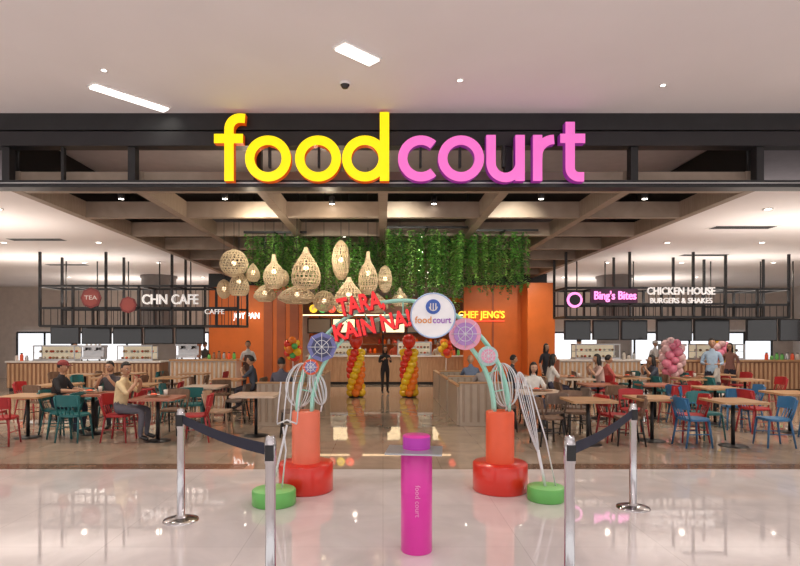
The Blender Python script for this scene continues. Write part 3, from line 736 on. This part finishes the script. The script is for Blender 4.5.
# ---------------- people ----------------
skinA=M('skin_tan',(.48,.27,.17),.5,noise=.05); skinB=M('skin_light',(.62,.38,.27),.5,noise=.05); lip=M('lips',(.4,.12,.1),.5); eyew=M('eye_white',(.85,.85,.85),.3); eyeb=M('eye_iris',(.02,.015,.01),.2)
hairm=M('black_hair',(.012,.01,.01),.5,noise=.3,scale=30); shoe=M('shoe_black',(.02,.02,.02),.4)
def person(x,y,rz,pose='stand',h=1.62,shirt=(.5,.5,.5),pants=(.03,.03,.05),skin=None,hair='short',cap=None,arms='down',z=0,name='person',sleeve=False,turn=0,apron=None):
    skin=skin or skinA
    sh=M('shirt_%.2f_%.2f_%.2f'%shirt,shirt,.8,noise=.08,scale=14,bump=.15); pt=M('trousers_%.2f_%.2f_%.2f'%pants,pants,.8,noise=.1,scale=14,bump=.15)
    J={}
    def j(n,p,r,t=None): J[n]=(Vector(p),r)
    if pose=='stand':
        j('pel',(0,0,.92),.118); j('sp',(0,0,1.08),.108); j('ch',(0,.005,1.25),.122); j('nk',(0,.01,1.41),.055); j('hd',(0,-.005,1.5),.05)
        for s_,k in((-1,'l'),(1,'r')):
            j(k+'sh',(s_*.155,.01,1.345),.058)
            if arms=='down': el,wr,pa=(s_*.225,.04,1.1),(s_*.23,-.05,.87),(s_*.225,-.075,.79)
            elif arms=='front': el,wr,pa=(s_*.22,.02,1.1),(s_*.15,-.22,1.08),(s_*.1,-.29,1.09)
            else: el,wr,pa=(s_*.21,.0,1.12),(s_*.14,-.24,1.2),(s_*.09,-.29,1.26)
            j(k+'el',el,.043); j(k+'wr',wr,.028); j(k+'pa',pa,.033)
            st_=.06*s_
            j(k+'hp',(s_*.09,0,.86),.092); j(k+'kn',(s_*.1,-.015+st_*.6,.48),.06); j(k+'an',(s_*.105,.02+st_,.09),.04); j(k+'to',(s_*.12,-.13+st_,.04),.035)
    else:
        j('pel',(0,.02,.565),.118); j('sp',(0,.0,.72),.112); j('ch',(0,-.03,.9),.122); j('nk',(0,-.05,1.06),.055); j('hd',(0,-.075,1.145),.05)
        for s_,k in((-1,'l'),(1,'r')):
            j(k+'sh',(s_*.155,-.035,.99),.058)
            if arms=='front': el,wr,pa=(s_*.22,-.14,.81),(s_*.13,-.36,.8),(s_*.08,-.43,.8)
            elif arms=='eat': el,wr,pa=(s_*.22,-.2,.82),(s_*.1,-.3,1.0),(s_*.05,-.27,1.07)
            else: el,wr,pa=(s_*.21,-.05,.75),(s_*.14,-.25,.66),(s_*.11,-.33,.66)
            j(k+'el',el,.043); j(k+'wr',wr,.028); j(k+'pa',pa,.033)
            j(k+'hp',(s_*.095,-.01,.555),.09); j(k+'kn',(s_*.13,-.42,.53),.062); j(k+'an',(s_*.13,-.38,.1),.042); j(k+'to',(s_*.14,-.53,.045),.037)
    bones=[('pel','sp',sh),('sp','ch',sh),('ch','nk',sh),('nk','hd',skin)]
    for k in 'lr':
        bones+=[('ch',k+'sh',sh),(k+'sh',k+'el',sh),(k+'el',k+'wr',sh if sleeve else skin),(k+'wr',k+'pa',skin),('pel',k+'hp',pt),(k+'hp',k+'kn',pt),(k+'kn',k+'an',pt),(k+'an',k+'to',shoe)]
    names=list(J); me=bpy.data.meshes.new('sk'); me.from_pydata([J[n][0] for n in names],[(names.index(a),names.index(c)) for a,c,_ in bones],[])
    ob=bpy.data.objects.new('sk',me); sc.collection.objects.link(ob); ob.modifiers.new('s','SKIN')
    for i,n in enumerate(names):
        sv=me.skin_vertices[0].data[i]; sv.radius=(J[n][1],)*2; sv.use_root=(n=='pel')
    sd=ob.modifiers.new('u','SUBSURF'); sd.levels=2; sd.render_levels=2
    dg=bpy.context.evaluated_depsgraph_get(); ev=bpy.data.meshes.new_from_object(ob.evaluated_get(dg))
    b=B(name); vs=[v.co.copy() for v in ev.vertices]
    groups={}
    def segd(p,a,c):
        ab=c-a; t=max(0,min(1,(p-a).dot(ab)/max(1e-9,ab.dot(ab)))); return (p-(a+ab*t)).length
    for pl in ev.polygons:
        c=pl.center; best=None;bd=9
        for a,e,m in bones:
            dd=segd(c,J[a][0],J[e][0])-.6*(J[a][1]+J[e][1])/2
            if dd<bd: bd=dd;best=m
        if pose=='stand' and best in(pt,) and c.z>.9: best=sh
        groups.setdefault(best,[]).append(tuple(pl.vertices))
    off=len(b.v); b.v+=[tuple(v) for v in vs]
    for m,fs in groups.items():
        if m not in b.mats: b.mats.append(m)
        k=b.mats.index(m)
        for f in fs: b.f.append([i+off for i in f]); b.mi.append(k); b.sm.append(True)
    bpy.data.objects.remove(ob); bpy.data.meshes.remove(me); bpy.data.meshes.remove(ev)
    for s_,k in((-1,'l'),(1,'r')):
        W_=J[k+'wr'][0]; P=J[k+'pa'][0]; dv=(P-W_).normalized(); side=Vector((1,0,0)); side=(side-dv*side.dot(dv)).normalized() if pose!='stand' or arms!='down' else Vector((0,1,0))
        cur=dv.cross(side).normalized()
        if pose=='sit' or arms!='down': cur=Vector((0,0,-1))
        for i,l in enumerate((.06,.075,.07,.055)):
            o=P+side*(i-1.5)*.017+dv*.012
            b.tube([o,o+dv*l*.5+cur*.004,o+dv*l*.85+cur*.02],.008,skin,6,radii=[.009,.008,.006])
        o=P-side*.028*(1 if s_>0 else -1)-dv*.015
        b.tube([o,o-side*.02*(1 if s_>0 else -1)+dv*.025,o-side*.018*(1 if s_>0 else -1)+dv*.05],.009,skin,6,radii=[.011,.009,.007])
    hc=J['hd'][0]+Vector((0,-.012,.085))
    old=b.M; b.M=Matrix.Translation(hc)@Matrix.Rotation(turn,4,'Z')@Matrix.Rotation(.12 if pose=='sit' else 0,4,'X')
    def hf(p):
        q=p.copy()
        if q.z<0: q.x*=1+.28*q.z; q.y*=1+.12*q.z
        return q
    b.ell((0,0,0),(.074,.092,.112),skin,20,14,fn=hf)
    b.tube([(0,-.088,.01),(0,-.104,-.022),(0,-.088,-.03)],.01,skin,6,radii=[.007,.014,.01])
    for s_ in(-1,1):
        b.ell((s_*.028,-.08,.008),(.014,.008,.008),eyew,8,6); b.ell((s_*.028,-.087,.008),(.006,.004,.006),eyeb,6,5); b.ell((s_*.076,0,-.005),(.01,.02,.028),skin,8,6)
        b.tube([(s_*.045,-.08,.026),(s_*.016,-.088,.029)],.004,hairm,5)
    b.ell((0,-.083,-.055),(.024,.007,.007),lip,8,6)
    hm=hairm
    def hair_fn(p):
        q=p.copy()
        if q.y<-.3 and q.z<.42: q.y=-.3-(q.y+.3)*.1
        if q.z<-.25: q.z=-.25-(abs(q.z)-.25)*.35; 
        return q
    if hair!='bald':
        b.ell((0,.014,.02),(.082,.094,.112),hm,18,12,fn=hair_fn)
        if hair=='long': b.ell((0,.055,-.1),(.08,.05,.16),hm,14,10); [b.ell((s_*.07,.01,-.06),(.022,.045,.12),hm,8,8) for s_ in(-1,1)]
        if hair=='bun': b.ell((0,.11,.06),(.045,.04,.045),hm,10,8)
    if cap:
        cm=M('cap_%.2f_%.2f_%.2f'%cap,cap,.7); b.ell((0,.01,.045),(.09,.103,.09),cm,18,10,fn=lambda p:Vector((p.x,p.y,max(p.z,-.1)))); b.ell((0,-.11,.045),(.06,.06,.008),cm,12,6)
    b.M=old
    if apron:
        am=M('apron_%.2f_%.2f_%.2f'%apron,apron,.8); V=[]
        for i in range(9):
            f=i/4-1
            for z_,w_,yy in((.6,.17,-.15),(.95,.15,-.145),(1.28,.09,-.145)): V.append((w_*f,yy+.06*f*f,z_))
        b.add(V,[(i*3+q,i*3+q+1,i*3+q+4,i*3+q+3) for i in range(8) for q in range(2)],am,True)
    k=h/1.68
    return b.finish((x,y,z),rz,scale=k)
R90=math.pi/2
tx,td=T[0]; person(tx-.64,td,R90,'sit',1.7,(.02,.02,.025),(.03,.04,.07),arms='front',cap=(.25,.04,.04)); 
person(tx+.0,td+.72,0,'sit',1.65,(.08,.07,.08),(.05,.05,.06),arms='eat'); inst('dining_chair',CH['teal'],(tx,td+.74,0),0)
tx,td=T[1]; person(tx-.64,td,R90,'sit',1.7,(.75,.6,.36),(.12,.12,.15),arms='eat',turn=-.6)
d=17.0; person(PX(248,d),d,.1,'stand',1.66,(.7,.68,.66),(.03,.03,.04),arms='front',apron=(.1,.05,.04))
d=20.4; person(PX(205,d),d,0,'stand',1.6,(.05,.05,.05),(.03,.03,.04),arms='front',cap=(.02,.02,.02))
d=20.2; person(PX(75,d),d,.4,'stand',1.6,(.35,.1,.08),(.03,.03,.04),arms='front',hair='long')
for px,py,rz,s_,a,hr in ((228,379,-1,(.06,.07,.1),'eat','short'),):
    dd=PD(py,.76); person(PX(px,dd)-rz*.64,dd,rz*R90,'sit',1.66,s_,(.05,.05,.07),arms=a,hair=hr)
d=17.8; person(PX(385,d),d,.2,'stand',1.5,(.02,.02,.025),(.02,.02,.025),hair='long',arms='raise',sleeve=True)
d=22.4; person(PX(395,d),d,0,'stand',1.62,(.6,.1,.05),(.03,.03,.04),arms='front',cap=(.5,.05,.03)); person(PX(330,d),d,0,'stand',1.62,(.05,.05,.06),(.03,.03,.04),arms='front',hair='bun'); person(PX(438,d),d,0,'stand',1.6,(.7,.65,.6),(.03,.03,.04),arms='front')
person(-2.15,11.78,math.pi,'sit',1.7,(.1,.1,.14),(.05,.05,.06),arms='front'); person(2.15,13.68,math.pi,'sit',1.7,(.12,.16,.25),(.05,.05,.06),arms='front',hair='bald'); person(2.15,11.78,math.pi,'sit',1.68,(.35,.3,.28),(.05,.05,.06),arms='front')
d=PD(378,.76); xx=PX(575,d); person(xx-.64,d,R90,'sit',1.7,(.72,.7,.68),(.06,.06,.1),arms='front',hair='long'); person(xx+.64,d,-R90,'sit',1.7,(.6,.42,.38),(.06,.06,.1),arms='eat',hair='long')
tx,td=T[2]; person(tx+.05,td+.72,.0,'sit',1.6,(.8,.8,.78),(.1,.12,.2),arms='front',hair='long',skin=skinB); inst('dining_chair',CH['grey'],(tx+.05,td+.74,0),0)
for px,py,rz,s_,a,hr in ((630,377,1,(.5,.12,.1),'front','short'),(630,377,-1,(.06,.07,.1),'eat','long'),(690,378,-1,(.5,.48,.45),'front','short'),(535,377,1,(.05,.05,.06),'front','short')):
    dd=PD(py,.76); person(PX(px,dd)-rz*.64,dd,rz*R90,'sit',1.66,s_,(.05,.05,.07),arms=a,hair=hr)
d=16.8; person(PX(546,d),d,.5,'stand',1.58,(.03,.03,.04),(.03,.03,.04),hair='long',skin=skinB)
d=19.9; person(PX(579,d),d,-.2,'stand',1.7,(.03,.03,.035),(.03,.03,.04),arms='front',cap=(.02,.02,.02)); person(PX(655,d),d,.3,'stand',1.65,(.6,.6,.62),(.03,.03,.04),arms='front',cap=(.7,.7,.7))
d=14.2; person(PX(712,d),d,-.5,'stand',1.74,(.36,.50,.66),(.03,.03,.05),sleeve=True,arms='front')
d=16.5; person(PX(730,d),d,-.9,'stand',1.6,(.25,.12,.1),(.03,.03,.05),hair='long')

b=B('food_tray'); b.box((0,0,.01),(.38,.27,.012),woodbrown); b.lathe([(0,.018),(.06,.02),(.1,.04),(.105,.045)],white,c=(-.07,0,0),n=18); b.ell((-.07,0,.045),(.06,.06,.025),orange,10,6)
b.lathe([(0,.016),(.03,.016),(.038,.12),(.034,.12),(.03,.03)],cream,c=(.12,.04,0),n=14); tm=b.mesh()
for (px,py) in ((93,393),(158,397),(540,391),(575,378),(630,377),(690,378)):
    d=PD(py,.76); inst('food_tray',tm,(PX(px,d),d,.763),random.uniform(-.3,.3))

# ---------------- world, camera ----------------
w=bpy.data.worlds.new('World'); sc.world=w; w.use_nodes=True
bg_=w.node_tree.nodes['Background']; bg_.inputs['Color'].default_value=(1,.94,.92,1); bg_.inputs['Strength'].default_value=1.2
cam=bpy.data.cameras.new('camera'); co=bpy.data.objects.new('camera',cam); sc.collection.objects.link(co)
cam.sensor_width=36; cam.lens=F/800*36; cam.shift_x=(400-CX)/800; cam.shift_y=(CY-283)/800
co.location=(0,0,H); co.rotation_euler=(math.pi/2,0,0); cam.clip_end=200
sc.camera=co
